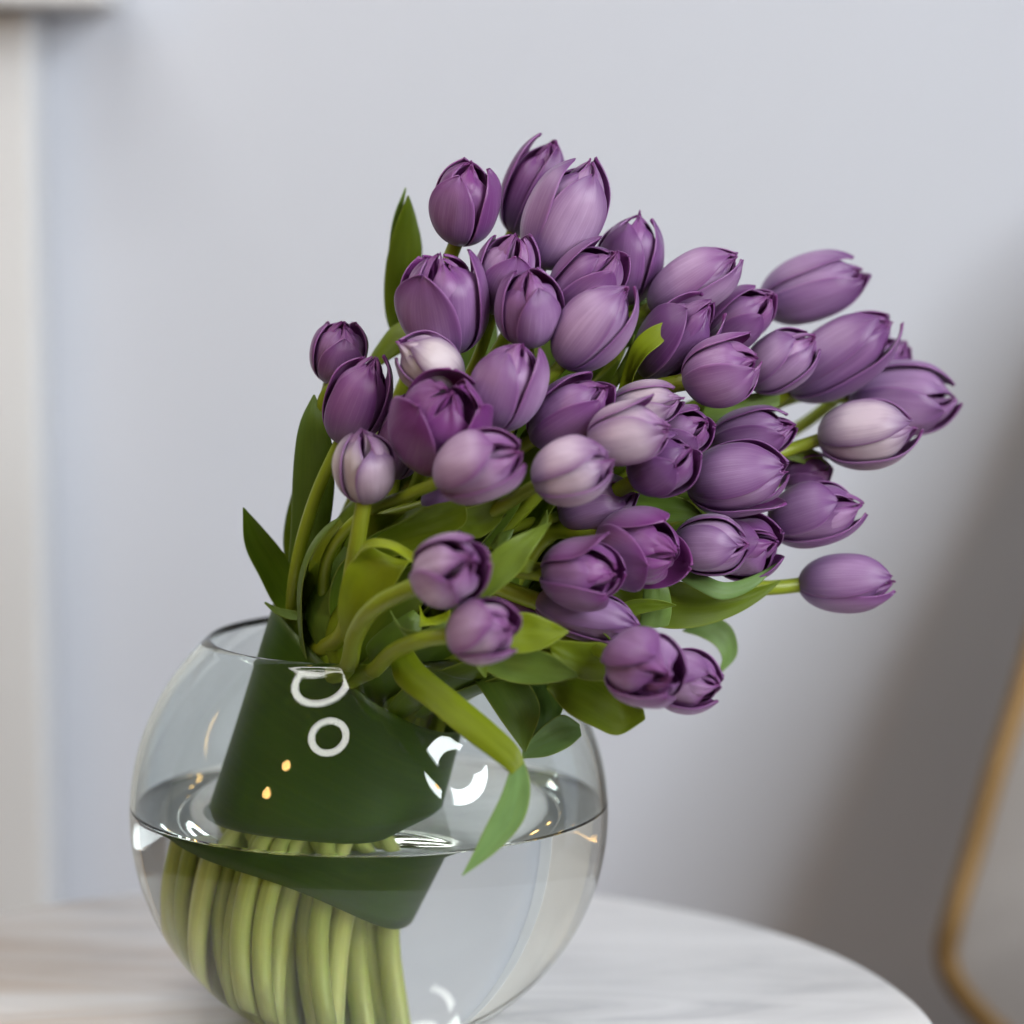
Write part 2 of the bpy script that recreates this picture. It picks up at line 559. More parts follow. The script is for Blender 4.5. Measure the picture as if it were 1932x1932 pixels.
lamp = empty('ring_lamp', (-0.45, -0.65, 1.95), 'three lit white ring pendants mirrored on the front of the vase', 'lamp')
for c, nrm, rad in (((-0.41, -1.0, 1.19), (0.25, 0.62, -0.72), 0.20), ((-0.47, -0.36, 1.49), (0.1, 0.1, -1), 0.28), ((-0.45, 0.02, 1.58), (0.1, 0.1, -1), 0.26)):
    tube('ring', ring_path(c, nrm, rad), 0.04, M_RING, lamp, 12, closed=True)
    tube('cable', [Vector(c) + Vector((rad, 0, 0)), Vector((-0.45, -0.65, 1.95))], 0.002, M_DARK, lamp, 6)
lathe('canopy', [(0.001, 1.95), (0.08, 1.95), (0.08, 1.975), (0.001, 1.975)], M_DARK, 24, (-0.45, -0.65), lamp)
KEY = Vector((2.45, -2.15, 1.75))  # added key light, ring-shaped, stands in for window daylight from the chair side
big = empty('ring_key_light', KEY, 'added ring-shaped key light for window daylight, mirrored as the bright arc beside the drooping leaf', 'lamp')
tube('ring', ring_path(KEY, Vector((0.05, 0.0, 0.2)) - KEY, 0.78, 64), 0.22, M_KEY, big, 14, closed=True)
tube('cable', [KEY + Vector((0, 0, 0.70)), KEY + Vector((0, 0, 1.6))], 0.003, M_DARK, big, 6)
for i, (p, near) in enumerate((((-0.87, -1.01, 0.85), 'higher'), ((-1.07, -1.0, 0.53), 'lower'), ((0.85, -1.13, 0.68), 'single'))):
    b = lathe('light_bulb', [(0.001, -0.055), (0.035, -0.045), (0.052, -0.016), (0.052, 0.014), (0.032, 0.044), (0.02, 0.07), (0.001, 0.072)], M_BULB, 20)
    b.location = p
    tag(b, {'higher': 'small warm bulb mirrored as the upper orange dot on the dark leaf',
            'lower': 'small warm bulb mirrored as the orange dot at the water line',
            'single': 'small warm bulb mirrored as the orange spot beside the drooping leaf'}[near], 'bulb', 'warm bulbs mirrored in the vase')

# ------------------------------------------------------------------ chair
CY = 50
pts = [at(2010, 1010, CY + 9), at(1965, 1170, CY + 7), at(1925, 1310, CY + 5), at(1904, 1376, CY + 4), at(1880, 1450, CY + 3), at(1835, 1610, CY + 1.5), at(1797, 1740, CY), at(1785, 1800, CY), at(1800, 1850, CY), at(1850, 1915, CY + 1), at(1900, 1960, CY + 2)]
cx = 0.76
chair = empty('chair', (cx, 0.56, FLOOR_Z), 'chair with gold metal frame and pale grey upholstery against the wall', 'chair')
left = catmull(pts, 40)
# the frame goes on round the back panel: over the top and down the far side
topz = 0.44
loop = list(left)
far = [Vector((2 * cx - p.x, p.y, p.z)) for p in reversed(left)]
loop = list(reversed(left))          # from the lower corner up
crown = [Vector((left[0].x + 0.03, left[0].y + 0.015, left[0].z + 0.06)), Vector((cx - 0.15, left[0].y + 0.03, topz)), Vector((cx, left[0].y + 0.035, topz + 0.015)),
         Vector((cx + 0.15, left[0].y + 0.03, topz)), Vector((2 * cx - left[0].x - 0.03, left[0].y + 0.015, left[0].z + 0.06))]
outline = loop + catmull([loop[-1]] + crown + [Vector((2 * cx - loop[-1].x, loop[-1].y, loop[-1].z))], 24)[1:-1] + [Vector((2 * cx - p.x, p.y, p.z)) for p in reversed(loop)]
tube('back_frame', outline, 0.0085, M_GOLD, chair, 14)
# padded back panel inside the frame
n = len(outline)
c0 = Vector((cx, 0.56, 0.12))
verts, faces = [], []
NR = 7
for s_, y_off in ((-1, -0.028), (1, 0.03)):
    base = len(verts)
    for k in range(NR):
        f = 1 - k / NR
        for p in outline:
            q = c0.lerp(p, f * 0.995)
            bulge = y_off * math.sqrt(max(0, 1 - f ** 6))
            verts.append(Vector((q.x, p.y * f + c0.y * (1 - f) + bulge, q.z)))
    verts.append(Vector((c0.x, c0.y + y_off, c0.z)))
    cidx = len(verts) - 1
    for k in range(NR - 1):
        for i in range(n):
            a, b = base + k * n + i, base + k * n + (i + 1) % n
            q = (a, b, b + n, a + n)
            faces.append(q if s_ < 0 else tuple(reversed(q)))
    for i in range(n):
        a, b = base + (NR - 1) * n + i, base + (NR - 1) * n + (i + 1) % n
        faces.append((a, b, cidx) if s_ < 0 else (b, a, cidx))
mesh_obj('backrest', verts, faces, M_FABRIC, chair)
seat_z = -0.16
box('seat', cx - 0.27, cx + 0.27, 0.12, 0.52, seat_z - 0.07, seat_z + 0.02, M_FABRIC, chair, 0.03)
for sx in (-1, 1):
    for yy in (0.16, 0.50):
        tube('leg', [Vector((cx + sx * 0.22, yy, seat_z - 0.065)), Vector((cx + sx * 0.25, yy + (0.02 if yy > 0.3 else -0.02), FLOOR_Z))], [0.012, 0.008], M_GOLD, chair, 12)

# ------------------------------------------------------------------ bouquet
rng = random.Random(11)


def bind_centre(z):
    """axis of the tied bundle at height z"""
    return Vector((-0.0225 + (z - 0.12) * 0.30, -0.004, z))


# every head: foot and tip in the photograph, width there, depth (cm behind the vase's axis), tilt towards the viewer,
# openness, paleness, magenta, darkness, and what tells it apart
H = {}


def head(key, foot, tip, w, y, tilt, opn, pale, mag, dark, label, mids=(), flap=None, double=7):
    H[key] = dict(foot=foot, tip=tip, w=w, y=y, tilt=tilt, opn=opn, pale=pale, mag=mag, dark=dark, label=label, mids=mids, flap=flap, double=double)


head(1, (862, 466), (892, 296), 122, 0, 22, .30, .10, .80, .35, 'magenta tulip standing upright beside the tall split green leaf', [(845, 500, 0.5), (838, 540, .5)])
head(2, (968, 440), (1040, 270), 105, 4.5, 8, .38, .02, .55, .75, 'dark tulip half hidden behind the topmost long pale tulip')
head(3, (1020, 500), (1115, 303), 138, 0, 5, .12, .55, .25, 0, 'long lilac tulip at the top with a broad pale petal')
head(4, (1175, 575), (1205, 398), 118, 3.2, 12, .25, .22, .45, .15, 'mid purple tulip beside the topmost long tulip on the chair side')
head(5, (1045, 590), (1172, 468), 116, -1.5, 28, .50, .30, .45, .05, 'lilac tulip showing its ruffled heart under the topmost long tulip')
head(6, (925, 595), (982, 432), 112, -2, 25, .45, .42, .55, 0, 'pinkish lilac tulip below the topmost magenta tulip')
head(7, (992, 656), (1000, 505), 120, -4, 30, .28, .28, .40, .05, 'upright lilac tulip with tight ruffled top between two larger tulips')
head(8, (848, 664), (832, 480), 158, -3, 20, .62, .26, .45, .15, 'widest tulip with loose outer petals above the palest white tulip')
head(9, (1058, 688), (1188, 543), 128, -4, 10, .10, .40, .30, .05, 'closed lilac tulip with faint lengthwise lines beside the pointed yellow green leaf')
head(10, (622, 726), (655, 600), 102, 0, 28, .35, .16, .55, .45, 'small dusky tulip standing alone on the side towards the white trim')
head(11, (868, 728), (748, 645), 108, -5.5, 12, .15, .86, .20, 0, 'palest white and lilac closed tulip leaning towards the white trim')
head(12, (928, 815), (990, 638), 132, -6.5, 18, .40, .34, .50, 0, 'lilac tulip with parted top next to the dark open tulip')
head(13, (640, 838), (712, 670), 112, -3, 10, .30, .12, .70, .30, 'dusky magenta tulip on a bare stem behind the cream tulip', [(600, 925, -3), (570, 1020, -2.5), (556, 1090, -2)])
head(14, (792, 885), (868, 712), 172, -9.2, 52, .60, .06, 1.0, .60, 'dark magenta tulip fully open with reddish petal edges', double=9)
head(15, (742, 905), (778, 742), 92, -4, 12, .30, .20, .20, .55, 'grey purple tulip mostly hidden behind the open dark tulip')
head(16, (690, 952), (686, 806), 110, -9.5, 18, .15, .82, .12, 0, 'cream and lilac closed tulip on an upright bare stem', [(676, 1010, -9.5), (662, 1090, -8.5), (650, 1190, -7)])
head(17, (815, 912), (992, 850), 130, -11, 22, .35, .50, .60, 0, 'lilac pink tulip overlapping the front of the open dark tulip', [(760, 938, -9.5), (690, 968, -8), (620, 1050, -6)])
head(18, (998, 835), (1152, 722), 116, -6, 22, .45, .20, .45, .20, 'mid purple tulip with small ruffled tip beside the pale pink pair')
head(19, (1150, 772), (1290, 752), 84, -4.2, 12, .20, .72, .40, 0, 'pale pink tulip just above the pale tulip with one drooping petal')
head(20, (1106, 832), (1272, 806), 118, -7.2, 12, .35, .75, .35, 0, 'pale pink tulip with one outer petal drooping away', [(1062, 880, -6), (985, 965, -5), (880, 1060, -4)], flap=(-90, .75))
head(21, (1235, 838), (1345, 792), 92, -4.5, 30, .45, .30, .55, .05, 'small ruffled tulip peeping out behind the pale pink pair')
head(22, (1186, 915), (1318, 838), 112, -6, 28, .42, .12, .35, .35, 'deep violet tulip tucked under the pale pink tulip')
head(23, (1003, 912), (1160, 866), 122, -12, 14, .22, .70, .30, 0, 'pale closed lilac tulip whose green stem shows at its foot', [(960, 948, -9.5), (900, 985, -8)])
head(24, (1055, 975), (1198, 930), 104, -7.5, 6, .12, .22, .10, .15, 'blue violet tulip under the pale closed lilac tulip')
head(25, (1228, 584), (1390, 486), 106, 1, 10, .25, .50, .45, 0, 'pinkish lilac tulip rising just above the pointed yellow green leaf')
head(26, (1208, 712), (1348, 566), 116, -1, 20, .50, .08, .40, .50, 'dark violet tulip behind the pointed yellow green leaf')
head(27, (1332, 652), (1460, 552), 100, 2.5, 22, .40, .22, .55, .10, 'purple tulip wedged between the pinkish lilac tulip and the high blurred one')
head(28, (1435, 575), (1626, 512), 118, 6, 6, .45, .25, .35, .25, 'blurred purple tulip standing highest on the chair side of the bouquet')
head(29, (1288, 722), (1436, 678), 118, -2, 16, .35, .40, .60, 0, 'lilac tulip with magenta lines and a lower petal bent out', flap=(-95, .45))
head(30, (1412, 728), (1540, 632), 106, 1, 16, .22, .42, .40, 0, 'smooth lilac tulip just behind the one with magenta lines')
head(31, (1488, 738), (1685, 606), 128, 4, 8, .35, .20, .40, .20, 'large purple tulip on the chair side with a dark seam along it')
head(32, (1600, 735), (1712, 645), 100, 7.5, 14, .40, .15, .45, .25, 'purple tulip hidden behind the large tulip with the dark seam')
head(33, (1602, 752), (1806, 752), 132, 6, 8, .30, .48, .25, .10, 'blurred tulip reaching out farthest towards the chair')
head(34, (1544, 826), (1730, 806), 126, 0.5, 8, .18, .72, .30, 0, 'pale pink closed tulip on a bare green stem on the chair side', [(1500, 845, .5), (1440, 870, 0)])
head(35, (1338, 838), (1502, 802), 98, -1, 16, .35, .34, .40, .15, 'lilac tulip behind the wide tulip with a raised magenta petal')
head(36, (1292, 918), (1492, 888), 134, -4.5, 12, .32, .40, .35, .05, 'wide lilac tulip with one raised magenta back petal', flap=(95, .40))
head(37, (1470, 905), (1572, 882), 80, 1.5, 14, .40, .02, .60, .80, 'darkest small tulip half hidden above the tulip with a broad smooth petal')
head(38, (1448, 992), (1628, 950), 118, -2, 12, .30, .32, .45, .10, 'purple tulip with one smooth broad petal below the darkest small tulip')
head(39, (1274, 1030), (1412, 1028), 112, -7, 18, .15, .50, .30, .05, 'smooth closed lilac tulip above the large leaf that points to the chair')
head(40, (1340, 1046), (1472, 1020), 116, -4, 30, .45, .24, .45, .15, 'purple tulip with open heart behind the smooth closed one')
head(41, (1125, 1020), (1288, 1050), 142, -8.5, 40, .72, .20, .90, .05, 'open magenta tulip showing its curled heart', double=9)
head(42, (1018, 1082), (1176, 1082), 128, -12, 36, .60, .30, .75, .05, 'magenta tulip with ruffled heart and one petal bent out', flap=(-60, .75), double=9)
head(43, (1012, 1135), (1210, 1186), 94, -10, 6, .15, .42, .25, .10, 'slender lilac tulip lying under the ruffled magenta tulip')
head(44, (790, 1105), (900, 1050), 128, -17, 52, .50, .58, .55, 0, 'blurred lilac tulip on a long pale stem arching over the vase rim', [(715, 1140, -14.5), (672, 1195, -11.5), (655, 1262, -8)])
head(45, (838, 1205), (984, 1180), 116, -17.5, 34, .55, .66, .60, 0, 'pale pink blurred tulip just under the one on the arching stem', [(805, 1205, -16), (745, 1228, -13), (705, 1265, -9)])
head(46, (1180, 1250), (1250, 1272), 140, -15, 58, .50, .38, .50, 0, 'blurred lilac tulip facing out with its round heart showing')
head(47, (1232, 1278), (1358, 1292), 112, -12, 26, .38, .40, .55, 0, 'lowest lilac tulip beside the round one facing out')
head(48, (1507, 1102), (1686, 1098), 106, -2, 6, .25, .30, .40, .10, 'single tulip on a bare stem reaching out below the rest', [(1470, 1108, -2), (1400, 1115, -3)])
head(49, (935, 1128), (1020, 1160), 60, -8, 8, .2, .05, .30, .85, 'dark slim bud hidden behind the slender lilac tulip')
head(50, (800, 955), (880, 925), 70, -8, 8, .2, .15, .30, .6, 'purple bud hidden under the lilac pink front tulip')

# axis, length and radius of every head in centimetres of the place
for h in H.values():
    a, b = Vector(h['foot']), Vector(h['tip'])
    mid = (a + b) / 2
    app = (b - a).length
    k = math.radians(h['tilt'] + (6 if h['tilt'] < 35 else 0))
    lpx = max((app - 0.55 * h['w'] * math.sin(k)) / math.cos(k) * 1.06, 1.32 * h['w'])
    h['mid'] = mid
    sh = 3.0 * min(1.0, max(0.0, (930 - mid.y) / 140)) * (1.0 if mid.x < 1400 else 0.5)
    h['y'] -= sh
    h['mids'] = [(x_, y_, d_ - 0.6 * sh) for x_, y_, d_ in h['mids']]
    h['dir'] = (b - a).normalized()
    h['k'] = k
    h['lpx'] = lpx


def place(h):
    c = at(h['mid'].x, h['mid'].y, h['y'])
    d = h['dir']
    ax = (RGT * d.x + DWN * d.y) * math.cos(h['k']) - FWD * math.sin(h['k'])
    h['axis'] = ax.normalized()
    h['L'] = px_len(h['lpx'] * (1.14 - 0.12 * h['opn']), h['y'])
    h['R'] = px_len(h['w'] * 1.11, h['y']) / 2
    h['c'] = c + h['axis'] * h['L'] * 0.04


keys = sorted(H)
for it in range(120):                                    # let the heads make room for each other in depth
    moved = 0
    for h in H.values():
        place(h)
        h['sp'] = [(h['c'] + h['axis'] * h['L'] * f, h['R'] * s) for f, s in ((-.33, .72), (-.08, .95), (.2, .86), (.4, .55))]
    for i, a in enumerate(keys):
        for b in keys[i + 1:]:
            A, B = H[a], H[b]
            if (A['c'] - B['c']).length > 0.09:
                continue
            worst = 0
            for p, r in A['sp']:
                for q, s in B['sp']:
                    worst = max(worst, (r + s) * 0.95 - (p - q).length)
            if worst > 0.0008:
                sgn = 1 if A['y'] > B['y'] else -1
                A['y'] += sgn * worst * 22
                B['y'] -= sgn * worst * 22
                moved += 1
    if not moved:
        break
for h in H.values():
    place(h)


def prof_r(v, e):
    if v < 0.46:
        t = 1 - v / 0.46
        return 0.10 + 0.90 * (max(0.0, 1 - t ** 2.2)) ** 0.56
    t = min(1.0, (v - 0.46) / 0.54)
    if e < 0.6:                      # shoulders stay broad, tips fold in over the crown
        return e + (1 - e) * (1 - t ** 2.0) ** 0.78
    return 1 - (1 - e) * t ** 2.2


def petal_mesh(parent, O, X, Y, Z, L, R, phi, alpha, e, scale, ln, flat, crease, edge, r_, col, wav, tipcurl, name='petal', nu=13, nv=17, roll=0.0, hood=0.0):
    verts, uvs = [], []
    p1, p2, p3 = r_.uniform(0, 6.3), r_.uniform(0, 6.3), r_.uniform(0, 6.3)
    skew = r_.uniform(-.12, .12)
    nt_ = r_.uniform(-.2, .2)
    for j in range(nv):
        v = 0.5 - 0.5 * math.cos(math.pi * j / (nv - 1))
        t = max(0.0, (v - 0.40) / 0.60)
        w = max(0.004, (1 - t ** 3.0)) ** 0.50 * (1 - 0.10 * t)
        a = alpha * w
        base_r = R * prof_r(v * ln, e) * scale
        for i in range(nu):
            u = -1 + 2 * i / (nu - 1)
            th = phi + (u + skew * v) * a + roll * v
            r = base_r * (1 + flat * 0.5 * (u * a) ** 2)
            r -= R * crease * math.exp(-(u / 0.16) ** 2) * math.sin(math.pi * min(1, v * 1.05)) * (0.4 + 0.6 * v)
            r += R * edge * max(0.0, abs(u) - 0.62) / 0.38 * min(1, v * 2.2)
            r += R * wav * (math.sin(3.1 * u + 4.4 * v + p1) + 0.6 * math.sin(6.3 * u - 5.2 * v + p2) * v) * min(1, v * 2)
            r += R * wav * 0.9 * math.sin(9 * v + p3 + 2 * u) * max(0, abs(u) - .4)
            r += R * tipcurl * max(0.0, v - 0.72) / 0.28 * max(0.0, v - 0.72) / 0.28
            z = L * ln * (v + 0.02 * math.sin(5 * u + p2) * t * (1 - abs(u)) - 0.018 * nt_ * u * v)
            q = max(0.0, (v - 0.68) / 0.32)                 # the tip folds over inwards
            r *= 1 - hood * q * q
            z -= L * ln * 0.16 * hood * q * q
            r = max(r, R * 0.03)
            verts.append(O + X * (r * math.cos(th)) + Y * (r * math.sin(th)) + Z * z)
            uvs.append((i / (nu - 1), v))
    ob = mesh_obj(name, verts, grid_faces(nu, nv), [M_PETAL_OUT, M_PETAL_IN], parent, uvs)
    ob.color = (*col, 1)
    sm = ob.modifiers.new('thickness', 'SOLIDIFY')
    sm.thickness = 0.0009
    sm.offset = -1
    sm.material_offset = 1
    sm.material_offset_rim = 0
    ss = ob.modifiers.new('smooth', 'SUBSURF')
    ss.levels = 1
    ss.render_levels = 1
    return ob


def jit(x, s, r_):
    return min(1.0, max(0.0, x + r_.uniform(-s, s)))


def build_head(h, parent, seed):
    r_ = random.Random(seed * 7 + 3)
    Z = h['axis']
    ref = FWD if abs(Z.dot(FWD)) < 0.75 else Vector((0, 0, 1))
    side = (RGT * 1.0)
    # X points at the viewer's side, so that flap angles are readable: 0 = towards the viewer
    X = (-FWD - Z * (-FWD).dot(Z))
    if X.length < 0.25:
        X = Vector((0, 0, 1)) - Z * Z.z
    X.normalize()
    Y = Z.cross(X)
    L, R = h['L'], h['R']
    O = h['c'] - Z * L * 0.5
    o = h['opn']
    e_out = 0.06 + 0.86 * o
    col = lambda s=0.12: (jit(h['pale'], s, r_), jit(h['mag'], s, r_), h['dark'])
    ph0 = r_.choice((-1, 1)) * r_.uniform(.30, .75)      # a seam between two petals faces out
    if h['flap']:
        ph0 = math.radians(h['flap'][0])
    # outer three: pillowed blades of unequal height whose margins tuck in, looser on the open flowers
    lens = [r_.uniform(.76, .88), r_.uniform(.88, .98), r_.uniform(.80, .94)]
    if h['tilt'] < 12:
        lens = [min(1.0, x + .07) for x in lens]
    for k in range(3):
        ex = max(.06, e_out + r_.uniform(-.08, .06))
        if h['flap'] and k == 0:
            ex += h['flap'][1]
        petal_mesh(parent, O, X, Y, Z, L, R, ph0 + k * 2.0944 + r_.uniform(-.25, .25), r_.uniform(.80, .98), ex, r_.uniform(.98, 1.03), lens[k],
                   r_.uniform(-.20, -.02) + .28 * o, r_.uniform(.025, .06), r_.uniform(-.02, .05), r_, col(), .024, r_.uniform(-.10, .0) * (1 - o), hood=max(0.0, r_.uniform(.25, .5) * (1 - 1.3 * o)) if not (h['flap'] and k == 0) else 0.0)
    # second three, shown in the gaps
    for k in range(3):
        petal_mesh(parent, O, X, Y, Z, L, R, ph0 + 1.047 + k * 2.0944 + r_.uniform(-.25, .25), r_.uniform(.78, .98), max(.08, e_out * .80 + r_.uniform(-.08, .03)), .86, r_.uniform(.84, .96),
                   r_.uniform(-.22, .02), .05, r_.uniform(-.02, .03), r_, col(), .018, r_.uniform(-.10, -.02), hood=r_.uniform(.35, .6))
    # ruffled heart: hooded, folded petals that fill the crown
    nd = h['double']
    for k in range(nd):
        ang = ph0 + .5 + 2.4 * k + r_.uniform(-.3, .3)
        f = 1 - k / nd
        rough_e = max(.04, (0.08 + .62 * o) * (0.35 + .80 * f))
        petal_mesh(parent, O + Z * L * 0.02, X, Y, Z, L, R, ang, r_.uniform(.50, .78), rough_e, .16 + .64 * f, r_.uniform(.93, 1.0),
                   r_.uniform(-.55, -.15), r_.uniform(-.02, .10), r_.uniform(-.08, .0), r_, (jit(h['pale'] * .85 + .05, .12, r_), jit(h['mag'] + .28, .1, r_), h['dark'] * .8), 0.03, r_.uniform(-.16, -.02), nu=9, nv=15, roll=r_.uniform(-.45, .45), hood=r_.uniform(.45, .85))
    return O


# bundle slots: heads further out sit further out in the tied bundle
CB = Vector((0.005, -0.005, 0.185))
CH = sum((h['c'] for h in H.values()), Vector()) / len(H)
AX = (CH - CB).normalized()
E1 = (Vector((1, 0, 0)) - AX * AX.x).normalized()
E2 = AX.cross(E1)
slots = {}
for k in keys:
    d = H[k]['c'] - CB
    d = d - AX * d.dot(AX)
    slots[k] = [d.dot(E1) * 0.32, d.dot(E2) * 0.32]
for it in range(150):
    for a in keys:
        for b in keys:
            if a < b:
                dx, dy = slots[a][0] - slots[b][0], slots[a][1] - slots[b][1]
                dd = math.hypot(dx, dy) + 1e-6
                if dd < 0.0098:
                    s = (0.0098 - dd) / dd * 0.5
                    slots[a][0] += dx * s; slots[a][1] += dy * s
                    slots[b][0] -= dx * s; slots[b][1] -= dy * s
    for a in keys:
        q = math.hypot(*slots[a])
        if q > 0.046:
            slots[a][0] *= 0.046 / q; slots[a][1] *= 0.046 / q


def bundle_point(k, z):
    s = slots[k]
    c = bind_centre(z)
    return c + Vector((s[0] * 1.08, -s[1] if E2.y < 0 else s[1], 0))


tulips = {}
paths = {}
for k in keys:
    h = H[k]
    foot = h['c'] - h['axis'] * h['L'] * 0.5
    s = slots[k]
    sy = s[1] * E2.y / abs(E2.y)
    low = Vector((-0.037 + s[0] * 1.0 + rng.uniform(-.008, .008), -0.004 + sy * 1.0 + rng.uniform(-.005, .005), 0.0))
    # feet of the stems stand on the curved floor of the bowl
    rr = math.hypot(low.x, low.y)
    low.z = max(0.0125, VZ - math.sqrt(max(0.0001, (IR - 0.006) ** 2 - rr * rr)) + 0.002) + rng.uniform(0, .006)
    m1 = bind_centre(0.075) + Vector((s[0] * 0.98 - 0.001, sy * 0.98, 0))
    m2 = bind_centre(0.135) + Vector((s[0] * 1.08, sy * 1.08, 0))
    m3 = bind_centre(0.185) + Vector((s[0] * 1.0, sy * 1.0, -s[0] * 0.3))
    ctrl = [low, m1, m2, m3]
    mids = [at(*m) for m in reversed(h['mids'])]
    if not mids:
        gap = (foot - m3).length
        mids = [m3.lerp(foot, .45) + AX * gap * .03 + (m3 - m2).normalized() * gap * .05]
        mids.append(foot - h['axis'] * min(0.035, gap * .3))
        if k in (45, 46, 47):
            mids[0] += Vector((0, 0, 0.012))
    ctrl += mids + [foot + h['axis'] * 0.006]
    path = even(catmull(ctrl, 160), 52)
    root = empty('tulip', low, h['label'], 'tulip', 'purple tulips in the bouquet')
    r0 = 0.0041 + rng.uniform(-.0008, .0012)
    rad = [r0 * 1.08 - r0 * 0.18 * (i / 51) for i in range(52)]
    rad[-1] *= 1.15
    tube('stem', path, rad, M_STEM, root, 10)
    build_head(h, root, k)
    tulips[k] = root
    paths[k] = path


# ------------------------------------------------------------------ leaves
def leaf(k, Ls, Rs, col, cup=0.0, n=26, m=9, split=None, name='leaf'):
    """a blade between two margins; every margin point is (px, py, cm behind the vase's axis)"""
    A = catmull([at(*p) for p in Ls], n)
    B = catmull([at(*p) for p in Rs], n)
    return blade(k, A, B, col, cup, m, name)


def blade(k, A, B, col, cup=0.0, m=9, name='leaf', mat=None):
    verts, uvs = [], []
    n = len(A)
    for j in range(n):
        a, b = A[j], B[j]
        t0 = (A[min(n - 1, j + 1)] + B[min(n - 1, j + 1)]) - (A[max(0, j - 1)] + B[max(0, j - 1)])
        nrm = (b - a).cross(t0)
        nrm = nrm.normalized() if nrm.length > 1e-12 else Vector((0, -1, 0))
        w = (b - a).length
        for i in range(m):
            f = i / (m - 1)
            g_ = 1 - (2 * f - 1) ** 2
            rib = math.exp(-((f - .5) / .06) ** 2) * 0.03
            verts.append(a.lerp(b, f) + nrm * (w * (cup * g_ - rib * (1 if cup > 0 else -1)) + 0.012 * w * math.sin(14 * j / n + 0.8 * i)))
            uvs.append((f, j / (n - 1)))
    ob = mesh_obj(name, verts, grid_faces(m, n), mat or M_LEAF, tulips[k] if k else None, uvs)
    ob.color = (*col, 0, 1)
    sm = ob.modifiers.new('thickness', 'SOLIDIFY')
    sm.thickness = 0.0007
    sm.offset = 0
    ss = ob.modifiers.new('smooth', 'SUBSURF')
    ss.levels = 1
    ss.render_levels = 1
    return ob


# tall split leaf behind, upper left
leaf(1, [(752, 660, 2), (728, 600, 2), (727, 500, 2), (745, 430, 2), (769, 368, 2)], [(775, 660, 3), (770, 600, 3), (797, 480, 3), (787, 415, 3), (771, 368, 2)], (.35, .0), .10)
leaf(1, [(730, 520, 2.4), (733, 470, 2.4), (742, 410, 2.4), (764, 354, 2.4)], [(738, 520, 2.6), (747, 470, 2.6), (757, 410, 2.6), (767, 354, 2.4)], (.25, .15), .1)
leaf(8, [(690, 690, 1), (712, 650, 1), (745, 612, 1), (800, 590, 1)], [(720, 690, 0), (750, 670, 0), (790, 650, 0), (810, 620, 1)], (.45, .0), .15)
# left side
leaf(10, [(575, 1180, -3), (525, 1150, -3), (490, 1090, -3), (462, 1030, -3), (458, 957, -3)], [(590, 1165, -2), (570, 1110, -2), (540, 1050, -2), (500, 1000, -2.4), (460, 957, -3)], (.12, .0), -.12)
leaf(10, [(498, 1138, -4), (520, 1158, -4.2), (550, 1170, -4.2), (580, 1168, -4)], [(500, 1135, -4), (525, 1146, -4), (555, 1152, -4), (582, 1160, -4)], (.35, .25), .1)
leaf(10, [(540, 1110, -1), (548, 1000, -2), (553, 880, -3), (566, 795, -3.6), (592, 744, -3.6)], [(600, 1100, -1.5), (625, 980, -2.6), (632, 870, -3.8), (618, 800, -4.4), (594, 744, -3.6)], (.16, .12), .14)
leaf(10, [(615, 800, -4), (598, 770, -4), (605, 740, -4), (640, 704, -4)], [(630, 800, -4.4), (622, 770, -4.4), (632, 735, -4.4), (642, 705, -4)], (.7, .0), .08)
leaf(10, [(545, 1090, .5), (534, 1030, .5), (538, 980, .5), (552, 925, .5)], [(556, 1090, .5), (553, 1030, .5), (553, 980, .5), (554, 925, .5)], (.2, .0), .1)
leaf(13, [(590, 1190, -4), (568, 1120, -4), (575, 1070, -4), (600, 1040, -4)], [(610, 1190, -5), (632, 1120, -5), (640, 1080, -5), (604, 1040, -4)], (.42, .0), .1)
leaf(16, [(600, 1225, -5), (575, 1160, -5), (600, 1100, -5), (650, 1030, -5)], [(625, 1235, -6), (640, 1180, -6), (655, 1110, -6), (660, 1040, -5)], (.22, .1), .12)
leaf(17, [(580, 1090, -4), (600, 1020, -4), (640, 980, -4), (700, 950, -4)], [(640, 1060, -5), (650, 1020, -5), (680, 1000, -5), (710, 965, -4)], (.6, .0), .1)
leaf(16, [(628, 1260, -6), (612, 1220, -6), (622, 1170, -6), (645, 1120, -6)], [(650, 1260, -6.5), (650, 1220, -6.5), (655, 1170, -6.5), (650, 1120, -6)], (.5, .0), .1)
# broad leaves in the middle
leaf(17, [(690, 1052, -8.5), (750, 1050, -9), (830, 1020, -9.5), (880, 985, -10), (878, 950, -10)], [(688, 970, -9), (760, 966, -9.5), (825, 950, -10), (862, 944, -10), (872, 946, -10)], (.34, .0), .08)
leaf(17, [(866, 1000, -9.3), (900, 1016, -9.3), (935, 995, -9.3), (957, 962, -9.3)], [(868, 962, -9.8), (900, 952, -9.8), (930, 944, -9.8), (942, 938, -9.3)], (.32, .0), .1)
leaf(23, [(925, 1030, -9), (940, 1008, -9), (968, 998, -9)], [(932, 1040, -9.4), (955, 1030, -9.4), (970, 1000, -9)], (.2, .2), .1)
leaf(44, [(905, 1130, -13), (912, 1062, -13), (960, 1018, -13), (1040, 984, -12)], [(922, 1128, -13.5), (975, 1085, -13.5), (1012, 1030, -13.2), (1041, 985, -12)], (.45, .12), -.08)
leaf(23, [(975, 1030, -9), (1000, 1010, -9), (1025, 975, -8.6), (1032, 962, -8.6)], [(990, 1040, -9.3), (1020, 1015, -9.3), (1034, 985, -8.9), (1033, 962, -8.6)], (.3, .1), .1)
leaf(44, [(950, 1080, -11), (980, 1056, -11), (1000, 1056, -11), (1020, 1068, -11)], [(955, 1095, -11.4), (980, 1082, -11.4), (1000, 1082, -11.4), (1021, 1070, -11)], (.5, .0), .1)
